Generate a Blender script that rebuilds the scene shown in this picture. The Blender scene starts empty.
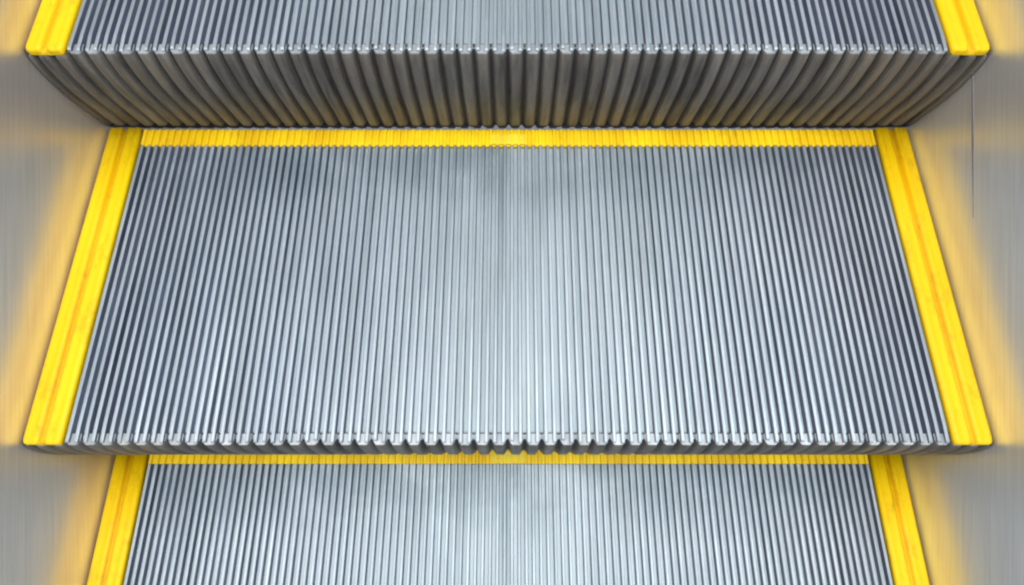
import bpy, math, random
from mathutils import Vector
random.seed(7)
scene = bpy.context.scene
C = scene.collection

# ---------------------------------------------------------------- dimensions
HALF = 0.5015              # half width of a step
SIDE = 0.0415              # width of a yellow side border
NF = 104                   # cleats over the tread
PF = 2 * (HALF - SIDE) / NF
PC = 2 * PF                # pitch of the riser ribs
DEPTH = 0.3844             # visible depth of a step
REAR = 0.0250              # depth of the yellow rear border
GD = 0.0074                # groove depth

# ---------------------------------------------------------------- materials
def new_mat(name):
    m = bpy.data.materials.new(name); m.use_nodes = True
    nt = m.node_tree
    return m, nt, nt.nodes['Principled BSDF']

def noise(nt, scale, stretch=(1, 1, 1), detail=4, rough=0.6, per_object=True):
    tc = nt.nodes.new('ShaderNodeTexCoord')
    mp = nt.nodes.new('ShaderNodeMapping'); mp.inputs['Scale'].default_value = stretch
    nt.links.new(tc.outputs['Object'], mp.inputs['Vector'])
    n = nt.nodes.new('ShaderNodeTexNoise'); n.noise_dimensions = '4D'
    n.inputs['Scale'].default_value = scale
    n.inputs['Detail'].default_value = detail; n.inputs['Roughness'].default_value = rough
    nt.links.new(mp.outputs['Vector'], n.inputs['Vector'])
    if per_object:
        oi = nt.nodes.new('ShaderNodeObjectInfo')
        ml = nt.nodes.new('ShaderNodeMath'); ml.operation = 'MULTIPLY'; ml.inputs[1].default_value = 9.0
        nt.links.new(oi.outputs['Random'], ml.inputs[0]); nt.links.new(ml.outputs[0], n.inputs['W'])
    return n.outputs['Fac']

def ramp(nt, fac, stops):
    r = nt.nodes.new('ShaderNodeValToRGB')
    while len(r.color_ramp.elements) < len(stops): r.color_ramp.elements.new(0.5)
    for e, (p, c) in zip(r.color_ramp.elements, stops):
        e.position = p; e.color = (*c, 1) if len(c) == 3 else c
    nt.links.new(fac, r.inputs['Fac'])
    return r.outputs['Color']

def mix(nt, fac, a, b, mode='MIX'):
    m = nt.nodes.new('ShaderNodeMix'); m.data_type = 'RGBA'; m.blend_type = mode
    if isinstance(fac, (int, float)): m.inputs[0].default_value = fac
    else: nt.links.new(fac, m.inputs[0])
    for i, v in ((6, a), (7, b)):
        if isinstance(v, tuple): m.inputs[i].default_value = (*v, 1)
        else: nt.links.new(v, m.inputs[i])
    return m.outputs[2]

def bump(nt, bs, fac, strength, dist):
    b = nt.nodes.new('ShaderNodeBump'); b.inputs['Strength'].default_value = strength
    b.inputs['Distance'].default_value = dist
    nt.links.new(fac, b.inputs['Height']); nt.links.new(b.outputs['Normal'], bs.inputs['Normal'])

def g(v): return (v, v, v)

def centre_grime_rear_band(nt):
    """streaks of dirt trodden into the grooves at the middle of the rear edge"""
    tc = nt.nodes.new('ShaderNodeTexCoord'); sp = nt.nodes.new('ShaderNodeSeparateXYZ')
    nt.links.new(tc.outputs['Object'], sp.inputs[0])
    def mr(src, a, b, c, d):
        m = nt.nodes.new('ShaderNodeMapRange'); m.interpolation_type = 'SMOOTHSTEP'
        for i, v in zip((1, 2, 3, 4), (a, b, c, d)): m.inputs[i].default_value = v
        nt.links.new(src, m.inputs[0]); return m.outputs[0]
    def mul(a, b):
        m = nt.nodes.new('ShaderNodeMath'); m.operation = 'MULTIPLY'; m.use_clamp = True
        nt.links.new(a, m.inputs[0])
        if isinstance(b, float): m.inputs[1].default_value = b
        else: nt.links.new(b, m.inputs[1])
        return m.outputs[0]
    x = mul(mr(sp.outputs[0], -.016, -.007, 0, 1), mr(sp.outputs[0], -.002, .004, 1, 0))
    y = mr(sp.outputs[1], .12, .36, .12, 1)
    n = mr(noise(nt, 90, (1.6, .03, .0), 3), .40, .62, .1, 1)
    a = mul(mul(x, y), mul(n, .60))
    # a patchy darker band over the rear of the tread
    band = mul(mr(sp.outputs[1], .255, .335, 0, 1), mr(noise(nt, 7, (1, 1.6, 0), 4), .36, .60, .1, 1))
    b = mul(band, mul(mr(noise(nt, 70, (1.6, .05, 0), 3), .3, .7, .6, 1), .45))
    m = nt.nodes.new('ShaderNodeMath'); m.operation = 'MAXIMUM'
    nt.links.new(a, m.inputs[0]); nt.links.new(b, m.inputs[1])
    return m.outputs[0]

def mat_tread():
    m, nt, bs = new_mat('worn_aluminium')
    big = ramp(nt, noise(nt, 3.2, (1, .8, 1), 5, .55), [(.30, (.32, .39, .44)), (.64, (.55, .62, .65))])
    streak = ramp(nt, noise(nt, 60, (1.6, .07, .4), 4, .7), [(.30, g(.66)), (.62, g(1.0))])
    col = mix(nt, .8, big, streak, 'MULTIPLY')
    grime = ramp(nt, noise(nt, 9, (1.4, .8, 1), 6, .7), [(.50, g(0)), (.75, g(.55))])
    col = mix(nt, grime, col, (.30, .31, .31))
    col = mix(nt, centre_grime_rear_band(nt), col, (.09, .15, .18))
    nt.links.new(col, bs.inputs['Base Color'])
    bs.inputs['Metallic'].default_value = .75
    rr = ramp(nt, noise(nt, 40, (1.5, .2, 1)), [(.3, g(.46)), (.75, g(.64))])
    nt.links.new(rr, bs.inputs['Roughness'])
    bump(nt, bs, noise(nt, 500, (1, .2, 1), 3), .25, .0006)
    return m

def mat_floor():
    m, nt, bs = new_mat('grimy_groove_aluminium')
    col = ramp(nt, noise(nt, 30, (1.5, .15, 1), 5), [(.3, (.52, .62, .66)), (.7, (.73, .82, .84))])
    col = mix(nt, centre_grime_rear_band(nt), col, (.09, .15, .18))
    nt.links.new(col, bs.inputs['Base Color'])
    bs.inputs['Metallic'].default_value = .35; bs.inputs['Roughness'].default_value = .6
    return m

def mat_riser(name, c0, c1):
    m, nt, bs = new_mat(name)
    a = ramp(nt, noise(nt, 24, (3.0, 1, .35), 6, .7), [(.32, c0), (.66, c1)])
    rust = ramp(nt, noise(nt, 6, (1, 1, 2), 5), [(.5, g(0)), (.75, g(.55))])
    col = mix(nt, rust, a, (.22, .17, .12))
    nt.links.new(col, bs.inputs['Base Color'])
    bs.inputs['Metallic'].default_value = .30
    rr = ramp(nt, noise(nt, 70, (1, 1, .3)), [(.3, g(.38)), (.7, g(.6))])
    nt.links.new(rr, bs.inputs['Roughness'])
    bump(nt, bs, noise(nt, 350, (1, 1, .3), 3), .3, .0006)
    return m

def mat_gap():  # near-black for rib valleys, riser foot, gaps and frame
    m, nt, bs = new_mat('black_recess')
    col = ramp(nt, noise(nt, 40), [(.3, g(.015)), (.7, g(.035))])
    nt.links.new(col, bs.inputs['Base Color']); bs.inputs['Roughness'].default_value = .7
    return m

def mat_yellow(name, c0, c1):
    m, nt, bs = new_mat(name)
    col = ramp(nt, noise(nt, 18, (1, .25, 1), 5), [(.3, c0), (.7, c1)])
    dirt = ramp(nt, noise(nt, 55, (1, .5, 1), 6, .75), [(.52, g(0)), (.74, g(.6))])
    col = mix(nt, dirt, col, (.42, .22, .01))
    nt.links.new(col, bs.inputs['Base Color'])
    rr = ramp(nt, noise(nt, 60, (1, .2, 1)), [(.3, g(.40)), (.75, g(.60))])
    bs.inputs['Specular IOR Level'].default_value = .35
    nt.links.new(rr, bs.inputs['Roughness'])
    bump(nt, bs, noise(nt, 260, (1, .3, 1), 4), .25, .0006)
    return m

def mat_skirt(c0, c1):
    m, nt, bs = new_mat('brushed_stainless_steel')
    a = ramp(nt, noise(nt, 3.0, (1, 1, 1.6), 4), [(.3, c0), (.7, c1)])
    # brush lines run with the incline
    tc = nt.nodes.new('ShaderNodeTexCoord')
    mp = nt.nodes.new('ShaderNodeMapping')
    mp.inputs['Rotation'].default_value = (-math.atan(.366), 0, 0)
    mp2 = nt.nodes.new('ShaderNodeMapping'); mp2.inputs['Scale'].default_value = (1, .25, 14)
    nt.links.new(tc.outputs['Object'], mp.inputs['Vector']); nt.links.new(mp.outputs[0], mp2.inputs['Vector'])
    n = nt.nodes.new('ShaderNodeTexNoise'); n.inputs['Scale'].default_value = 28; n.inputs['Detail'].default_value = 6
    nt.links.new(mp2.outputs[0], n.inputs['Vector'])
    br = ramp(nt, n.outputs['Fac'], [(.3, g(.80)), (.7, g(1))])
    nt.links.new(mix(nt, .7, a, br, 'MULTIPLY'), bs.inputs['Base Color'])
    bs.inputs['Metallic'].default_value = .72
    rr = ramp(nt, n.outputs['Fac'], [(.3, g(.29)), (.7, g(.35))])
    nt.links.new(rr, bs.inputs['Roughness'])
    bump(nt, bs, n.outputs['Fac'], .04, .0004)
    return m

M_TREAD, M_FLOOR, M_RISER, M_GAP, M_SKIRT = mat_tread(), mat_floor(), mat_riser('dull_riser_metal', (.045, .044, .042), (.23, .21, .185)), mat_gap(), {-1: mat_skirt((.78, .72, .65), (.90, .84, .77)), 1: mat_skirt((.77, .78, .77), (.88, .89, .88))}  # left skirt's warmer base colour paints in reflected surroundings
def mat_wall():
    m, nt, bs = new_mat('dark_cleat_flank')  # cleat flanks set darker than the tops and floors
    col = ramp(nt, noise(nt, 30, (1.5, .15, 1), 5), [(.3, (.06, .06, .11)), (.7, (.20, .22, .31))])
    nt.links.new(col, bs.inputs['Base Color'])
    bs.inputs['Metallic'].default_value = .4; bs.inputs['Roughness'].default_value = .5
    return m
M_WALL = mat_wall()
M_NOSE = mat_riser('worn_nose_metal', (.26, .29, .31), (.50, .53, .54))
M_SCR = mat_riser('scratched_steel', (.17, .17, .18), (.26, .26, .27))
M_YEL = mat_yellow('yellow_plastic', (.93, .57, .001), (1.0, .69, .002))
M_GRV = mat_yellow('dark_yellow_groove', (.80, .45, .001), (.97, .60, .002))  # darker yellow so the groove between the ridges shows
M_SUB = mat_yellow('shaded_yellow_line', (.80, .46, .001), (.98, .64, .002))  # darker yellow painted into the ridge dips as relief shading
M_YEL2 = mat_yellow('worn_yellow_plastic', (.74, .46, .004), (.98, .73, .010))
M_PALE = mat_yellow('pale_yellow_plastic', (.78, .58, .03), (.86, .66, .05))

# ---------------------------------------------------------------- mesh helpers
def mesh_obj(name, verts, faces, mats, parent=None, fmat=None, smooth=False):
    me = bpy.data.meshes.new(name)
    me.from_pydata(verts, [], faces)
    for m in mats: me.materials.append(m)
    if fmat:
        for p, k in zip(me.polygons, fmat): p.material_index = k
    if smooth:
        for p in me.polygons: p.use_smooth = True
    me.validate(); me.update()
    o = bpy.data.objects.new(name, me); C.objects.link(o)
    o.parent = parent
    return o

def sweep(profiles, caps=True):
    """profiles: list of rings with the same vertex count, closed in x/z sense (open polyline with its base)."""
    n = len(profiles[0]); V = [v for p in profiles for v in p]; F = []
    for i in range(len(profiles) - 1):
        for j in range(n):
            k = (j + 1) % n
            F.append((i*n + j, i*n + k, (i+1)*n + k, (i+1)*n + j))
    if caps:
        F.append(tuple(reversed(range(n)))); L = (len(profiles) - 1) * n
        F.append(tuple(range(L, L + n)))
    return V, F

def box(V, F, x0, x1, y0, y1, z0, z1):
    b = len(V)
    V += [(x, y, z) for x in (x0, x1) for y in (y0, y1) for z in (z0, z1)]
    F += [tuple(b + i for i in f) for f in ((0,1,3,2),(4,6,7,5),(0,4,5,1),(2,3,7,6),(0,2,6,4),(1,5,7,3))]

# In step space: nose at y=0, rear at y=DEPTH, top of the cleats at z=0.
def cleated(name, y0, y1, mats, parent, zt=0.0, front_drop=False, rear_drop=False, jitter=0.0, GD=GD, floor_back=0.0):
    """cleats running in y, with groove floors, as one mesh on a thin plate"""
    V, F, M = [], [], []
    x0 = -NF/2 * PF
    tw, bw, ch = .0018, .0023, .0006     # half widths of cleat at top, foot; chamfer
    secs = [(y0 + (.0 if not front_drop else 0), 0)]
    if front_drop:
        secs = [(y0, -.0012), (y0 + .0010, -.0004), (y0 + .0022, 0), (y0 + .020, 0), (y1, 0)]; floor_back = .0030
    elif rear_drop:
        secs = [(y0, 0), (y1 - .002, 0), (y1, -.0012)]
    else:
        secs = [(y0, 0), (y1, 0)]
    prof = []           # (x, z, is_top)
    for i in range(NF):
        xc = x0 + (i + .5) * PF
        d = random.uniform(-jitter, jitter)
        prof += [(xc - PF/2 + (0 if i else 0), -GD, 0), (xc - bw, -GD, 0), (xc - tw, -ch, 1), (xc - tw + ch, d, 1),
                 (xc + tw - ch, d, 1), (xc + tw, -ch, 1), (xc + bw, -GD, 0)]
    prof.append((x0 + NF*PF, -GD, 0))
    n = len(prof)
    nick = [(random.uniform(-.0003, .0009) + (random.uniform(.001, .003) if random.random() < .10 else 0),
             random.uniform(0, .0007) + (random.uniform(.0006, .0014) if random.random() < .10 else 0)) for _ in range(NF + 1)]
    for (y, dz) in secs:
        for q, (x, z, t) in enumerate(prof):
            if t and front_drop and y < y0 + .003:
                a, b = nick[q // 7]
                V.append((x, y + a, zt + z + dz - b)); continue
            V.append((x, y + (floor_back if y < y0 + .009 and not t else 0), zt + z + (dz if t else 0)))
    for s in range(len(secs) - 1):
        for j in range(n - 1):
            a = s*n + j
            F.append((a, a+1, a+n+1, a+n))
            zz = (prof[j][1], prof[j+1][1])
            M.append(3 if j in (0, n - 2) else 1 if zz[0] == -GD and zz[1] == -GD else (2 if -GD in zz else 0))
    # end caps of each cleat, and of the plate under them
    for s, flip in ((0, False), (len(secs) - 1, True)):
        for i in range(NF):
            b = s*n + i*7
            f = (b+1, b+2, b+3, b+4, b+5, b+6)
            F.append(f if flip else tuple(reversed(f))); M.append(0)
    b = len(V)
    for y in (y0 + floor_back, y1):
        V += [(x0, y, zt - GD), (-x0, y, zt - GD), (-x0, y, zt - GD - .005), (x0, y, zt - GD - .005)]
    F += [(b, b+1, b+2, b+3), (b+7, b+6, b+5, b+4), (b+3, b+2, b+6, b+7), (b, b+3, b+7, b+4), (b+1, b+5, b+6, b+2)]
    M += [0]*5
    return mesh_obj(name, V, F, mats, parent, M)

def side_border(parent, s):
    """two broad rounded ridges with a groove between, rounded over at the nose"""
    xo, xi = HALF, HALF - SIDE + .0014
    w = (xo - xi)
    def ridge(u0, u1, n=16):
        pts = []
        for k in range(n + 1):
            a = math.pi * k / n
            c = (u0 + u1)/2; r = (u1 - u0)/2
            pts.append((c - r*math.copysign(abs(math.cos(a))**.65, math.cos(a)), -.0034 + .0054 * math.sin(a)**.7 - .0016*math.exp(-((k - n/2)/1.0)**2)))
        return pts
    top = ridge(0, w*.45) + ridge(w*.55, w)
    prof = [(0, -GD - .006)] + top + [(w, -GD - .006)]
    rings = []
    # (y, drop, how far the outline draws in towards each ridge's middle)
    for (y, dz, pull) in ((-.0014, -.0036, .46), (-.0013, -.0024, .34), (-.0006, -.0012, .22), (.0010, -.0004, .10), (.0045, 0, 0), (.0125, 0, 0), (.013, 0, 0),
                          (DEPTH * .33, 0, 0), (DEPTH * .66, 0, 0), (DEPTH - REAR*.02, 0, 0)):
        ring = []
        for (u, z) in prof:
            c = w*.225 if u <= w*.46 else w*.775
            ring.append((s*(xi + u + (c - u)*pull), y, z + dz if z > -GD - .002 else (-.0062 if y < .0127 else z)))
        rings.append(ring)
    if s < 0: rings = [list(reversed(r)) for r in rings]
    V, F = sweep(rings)
    n = len(prof); lo = -.0024
    fm = []
    for f in F:
        if len(f) == 4:
            us = [V[i][2] for i in f]; xs = [abs(V[i][0]) for i in f]
            inner = all(abs(x - (xi + w/2)) < w*.10 for x in xs)
            sub = any(all(abs(x - (xi + w*c)) < w*.035 for x in xs) for c in (.225, .775))
            fm.append(1 if inner else 2 if sub else 0)
        else: fm.append(0)
    return mesh_obj('side_border', V, F, [M_YEL, M_GRV, M_SUB], parent, fm, smooth=True)

def riser_y(d, rise):
    """y of the rib faces at depth d below the tread top (bulges forward, then falls back)"""
    pts = [(0, .0012), (.004, -.0020), (.012, -.0046), (.03, -.0070), (.05, -.0080), (.07, -.0070), (.10, -.0032),
           (.12, -.0012), (.134, .0012), (.147, .0110), (.17, .028), (.20, .048)]
    for (a, ya), (b, yb) in zip(pts, pts[1:]):
        if d <= b:
            t = (d - a)/(b - a); t2 = t
            return ya + (yb - ya)*t2
    return pts[-1][1]

def riser(parent, rise):
    V, F, M = [], [], []
    ds = [.0036, .0050, .0065, .010, .016, .023, .031, .04, .05, .06, .07, .08, .09, .10, .11, .122, .130, .136, .142, .147, .16, .18, .20]
    def Y(d): return (riser_y(max(d-.005, 0), rise) + riser_y(d, rise) + riser_y(d+.005, rise))/3
    hw, hb, ch, rd = .0056, .0076, .0018, .0056
    nr = 57
    prof = []
    xs0 = -28.5*PC
    kmax = int(HALF // PC)
    cents = [(k + .5)*PC for k in range(-29, 29)]
    prof.append((-HALF, 0.0, 0))
    for c in cents:
        pts = [(c - hb, rd), (c - hw, ch), (c - hw + ch, 0), (c + hw - ch, 0), (c + hw, ch), (c + hb, rd)]
        for (x, r) in pts:
            prof.append((max(-HALF, min(HALF, x)), r, 1 if r == rd else 0))
    n = len(prof)
    for d in ds:
        for (x, r, _) in prof: V.append((x, Y(d) + r, -d if abs(x) < HALF - SIDE + .001 else -max(d, .0075 + d*.02)))
    for s in range(len(ds) - 1):
        for j in range(n - 1):
            a = s*n + j
            if abs(prof[j][0] - prof[j+1][0]) < 1e-7 and abs(prof[j][1]-prof[j+1][1]) < 1e-7: continue
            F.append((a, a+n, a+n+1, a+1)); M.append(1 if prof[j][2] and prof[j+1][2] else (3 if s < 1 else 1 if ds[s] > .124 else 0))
    # rib tops reach back under the cleats
    b0 = len(V)
    for (x, r, _) in prof: V.append((x, .010, -ds[0] if abs(x) < HALF - SIDE + .001 else -.0075))
    ncl = len(cents)
    for i in range(ncl):
        j = 1 + i*6
        f = [j+0, j+1, j+2, j+3, j+4, j+5, b0 + j+5, b0 + j]
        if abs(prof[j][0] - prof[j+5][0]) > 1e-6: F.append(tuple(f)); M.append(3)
    # back plate closing the sheet
    for sx in (-1, 1):
        b = len(V)
        for d in ds: V += [(sx*HALF, Y(d), -d), (sx*HALF, Y(d) + .012, -d)]
        for k in range(len(ds) - 1):
            q = (b + 2*k, b + 2*k + 1, b + 2*k + 3, b + 2*k + 2)
            F.append(q if sx > 0 else tuple(reversed(q))); M.append(0)
    b = len(V)
    for d in ds: V += [(-HALF, Y(d) + .012, -d), (HALF, Y(d) + .012, -d)]
    for k in range(len(ds) - 1): F.append((b+2*k, b+2*k+1, b+2*k+3, b+2*k+2)); M.append(0)
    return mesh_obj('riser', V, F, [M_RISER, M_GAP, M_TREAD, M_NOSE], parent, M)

def frame(parent):
    """carrier under the tread: slab and two cheek plates following the riser"""
    V, F = [], []
    box(V, F, -HALF + .012, HALF - .012, .024, DEPTH - .012, -.045, -GD - .0065)
    for s in (-1, 1):
        b = len(V)
        prof = [(.016, -.045), (.016, -.10), (.036, -.155), (.056, -.155), (DEPTH - .10, -.075), (DEPTH - .015, -.045)]
        xs = (s*(HALF - .004), s*(HALF - .014))
        for x in xs: V += [(x, y, z) for y, z in prof]
        n = len(prof)
        F.append(tuple(range(b, b+n))); F.append(tuple(reversed(range(b+n, b+2*n))))
        for i in range(n):
            j = (i+1) % n; F.append((b+i, b+n+i, b+n+j, b+j))
    return mesh_obj('step_frame', V, F, [M_GAP], parent)

def joint(parent):
    V, F = [], []
    box(V, F, -.0205, .0205, DEPTH - REAR + .0015, DEPTH - REAR + .0155, -.004, .0003)
    o = mesh_obj('joint_clip', V, F, [M_PALE], parent)
    return o

def make_step():
    root = bpy.data.objects.new('escalator_step', None); C.objects.link(root)
    root.empty_display_size = .1
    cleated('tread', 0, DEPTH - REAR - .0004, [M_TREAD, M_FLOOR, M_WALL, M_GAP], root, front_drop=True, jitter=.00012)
    cleated('rear_border', DEPTH - REAR, DEPTH - .0012, [M_YEL2, M_YEL2, M_YEL2, M_GAP], root, zt=.0006, rear_drop=True, GD=.0034)
    for s in (-1, 1): side_border(root, s)
    riser(root, .14)
    frame(root)
    joint(root)
    return root

def copy_step(src):
    r = src.copy(); C.objects.link(r)
    for ch in list(src.children):
        c = ch.copy(); C.objects.link(c); c.parent = r
    return r

NOSES = [(.4352, .134), (.0508, 0.0), (-.3215, -.1485)]
LABELS = ['topmost escalator step, cut by the top of the photo, above the tall dark ribbed riser',
          'middle escalator step, its whole grooved silver tread framed in yellow on three sides',
          'lowest escalator step, its grooved silver tread cut off by the bottom of the photo']
first = make_step()
for i, ((y, z), lab) in enumerate(zip(NOSES, LABELS)):
    o = first if i == 0 else copy_step(first)
    o.location = (0, y, z)
    o['label'] = lab; o['category'] = 'escalator step'; o['group'] = 'escalator steps in a flight'

# ---------------------------------------------------------------- skirts
def nose_z(y):
    return (y - .0508) * (.134/.3844 if y > .0508 else .1485/.3844)
def make_skirt(s):
    root = bpy.data.objects.new('skirt_panel', None); C.objects.link(root)
    root.location = (s*.5035, 0, 0)
    ys = [-1.0, .0508, 1.2]
    V, F = [], []
    prof_rings = []
    for y in ys:
        z = nose_z(y)
        prof_rings.append([(0, y, z - .42), (0, y, z + .20), (s*.003, y, z + .203), (s*.004, y, z - .42)])
    if s < 0: prof_rings = [list(reversed(r)) for r in prof_rings]
    V, F = sweep(prof_rings)
    mesh_obj('skirt_sheet', V, F, [M_SKIRT[s]], root)
    rings = []
    for y in ys:
        z = nose_z(y)
        rings.append([(s*.0045, y, z + .2045), (s*.09, y, z + .235), (s*.09, y, z + .20), (s*.0045, y, z + .197)])
    if s < 0: rings = [list(reversed(r)) for r in rings]
    V, F = sweep(rings)
    mesh_obj('inner_deck', V, F, [M_RISER], root)
    return root
sk = [make_skirt(-1), make_skirt(1)]
sk[0]['label'] = 'brushed steel skirt panel along the left ends of the steps, warm brownish, unmarked'
sk[1]['label'] = 'brushed steel skirt panel along the right ends of the steps, with a thin dark scratch'
for o in sk: o['category'] = 'skirt panel'; o['group'] = 'steel skirt panels beside the steps'
# thin dark scratch on the right panel, running with the incline
V, F = [], []
pts = [(.448 - i*.0165, .0003 + .0010*math.sin(math.pi*min(1, max(0, (i+.5)/10)))) for i in range(11)]
for y, w in pts:
    z = nose_z(y) - .029
    V += [(-.0003, y, z + w), (-.0003, y, z - w), (.0006, y, z - w), (.0006, y, z + w)]
for i in range(len(pts)-1):
    a = i*4
    for j in range(4):
        k = (j+1) % 4; F.append((a+j, a+k, a+4+k, a+4+j))
mesh_obj('scratch', V, F, [M_SCR], sk[1])

# ---------------------------------------------------------------- camera
cam_d = bpy.data.cameras.new('camera'); cam = bpy.data.objects.new('camera', cam_d); C.objects.link(cam)
cam.location = (.0045, 0, .6045)
pitch = math.atan2(.942, .336)
cam.rotation_euler = (math.pi/2 - pitch, 0, 0)
cam_d.sensor_width = 36; cam_d.lens = 569 / 1024 * 36
cam_d.clip_start = .01; cam_d.clip_end = 100
scene.camera = cam

# ---------------------------------------------------------------- light
def area(name, loc, target, sx, sy, power, col):
    d = bpy.data.lights.new(name, 'AREA'); d.shape = 'RECTANGLE'; d.size = sx; d.size_y = sy
    d.energy = power; d.color = col
    o = bpy.data.objects.new(name, d); C.objects.link(o); o.location = loc
    o.rotation_euler = (Vector(target) - Vector(loc)).to_track_quat('-Z', 'Y').to_euler()
area('unseen_overhead_light', (.12, -.55, 2.6), (0, .1, 0), 2.8, 2.4, 88, (.97, 1.0, .99))
area('unseen_overhead_light', (-2.2, .5, 2.2), (0, .1, 0), 1.0, 2.2, 54, (1.0, .90, .88))  # unseen light added to tint the left side warm and brighten the skirts
area('unseen_overhead_light', (2.2, .5, 2.2), (0, .1, 0), 1.0, 2.2, 54, (.82, .89, 1.0))  # unseen light added to tint the right side blue and brighten the skirts
w = bpy.data.worlds.new('World'); scene.world = w; w.use_nodes = True
w.node_tree.nodes['Background'].inputs[0].default_value = (.75, .80, .88, 1)
w.node_tree.nodes['Background'].inputs[1].default_value = .30
scene.view_settings.view_transform = 'Standard'; scene.view_settings.look = 'None'
scene.view_settings.exposure = 0; scene.view_settings.gamma = 1
scene.cycles.filter_width = 2.3
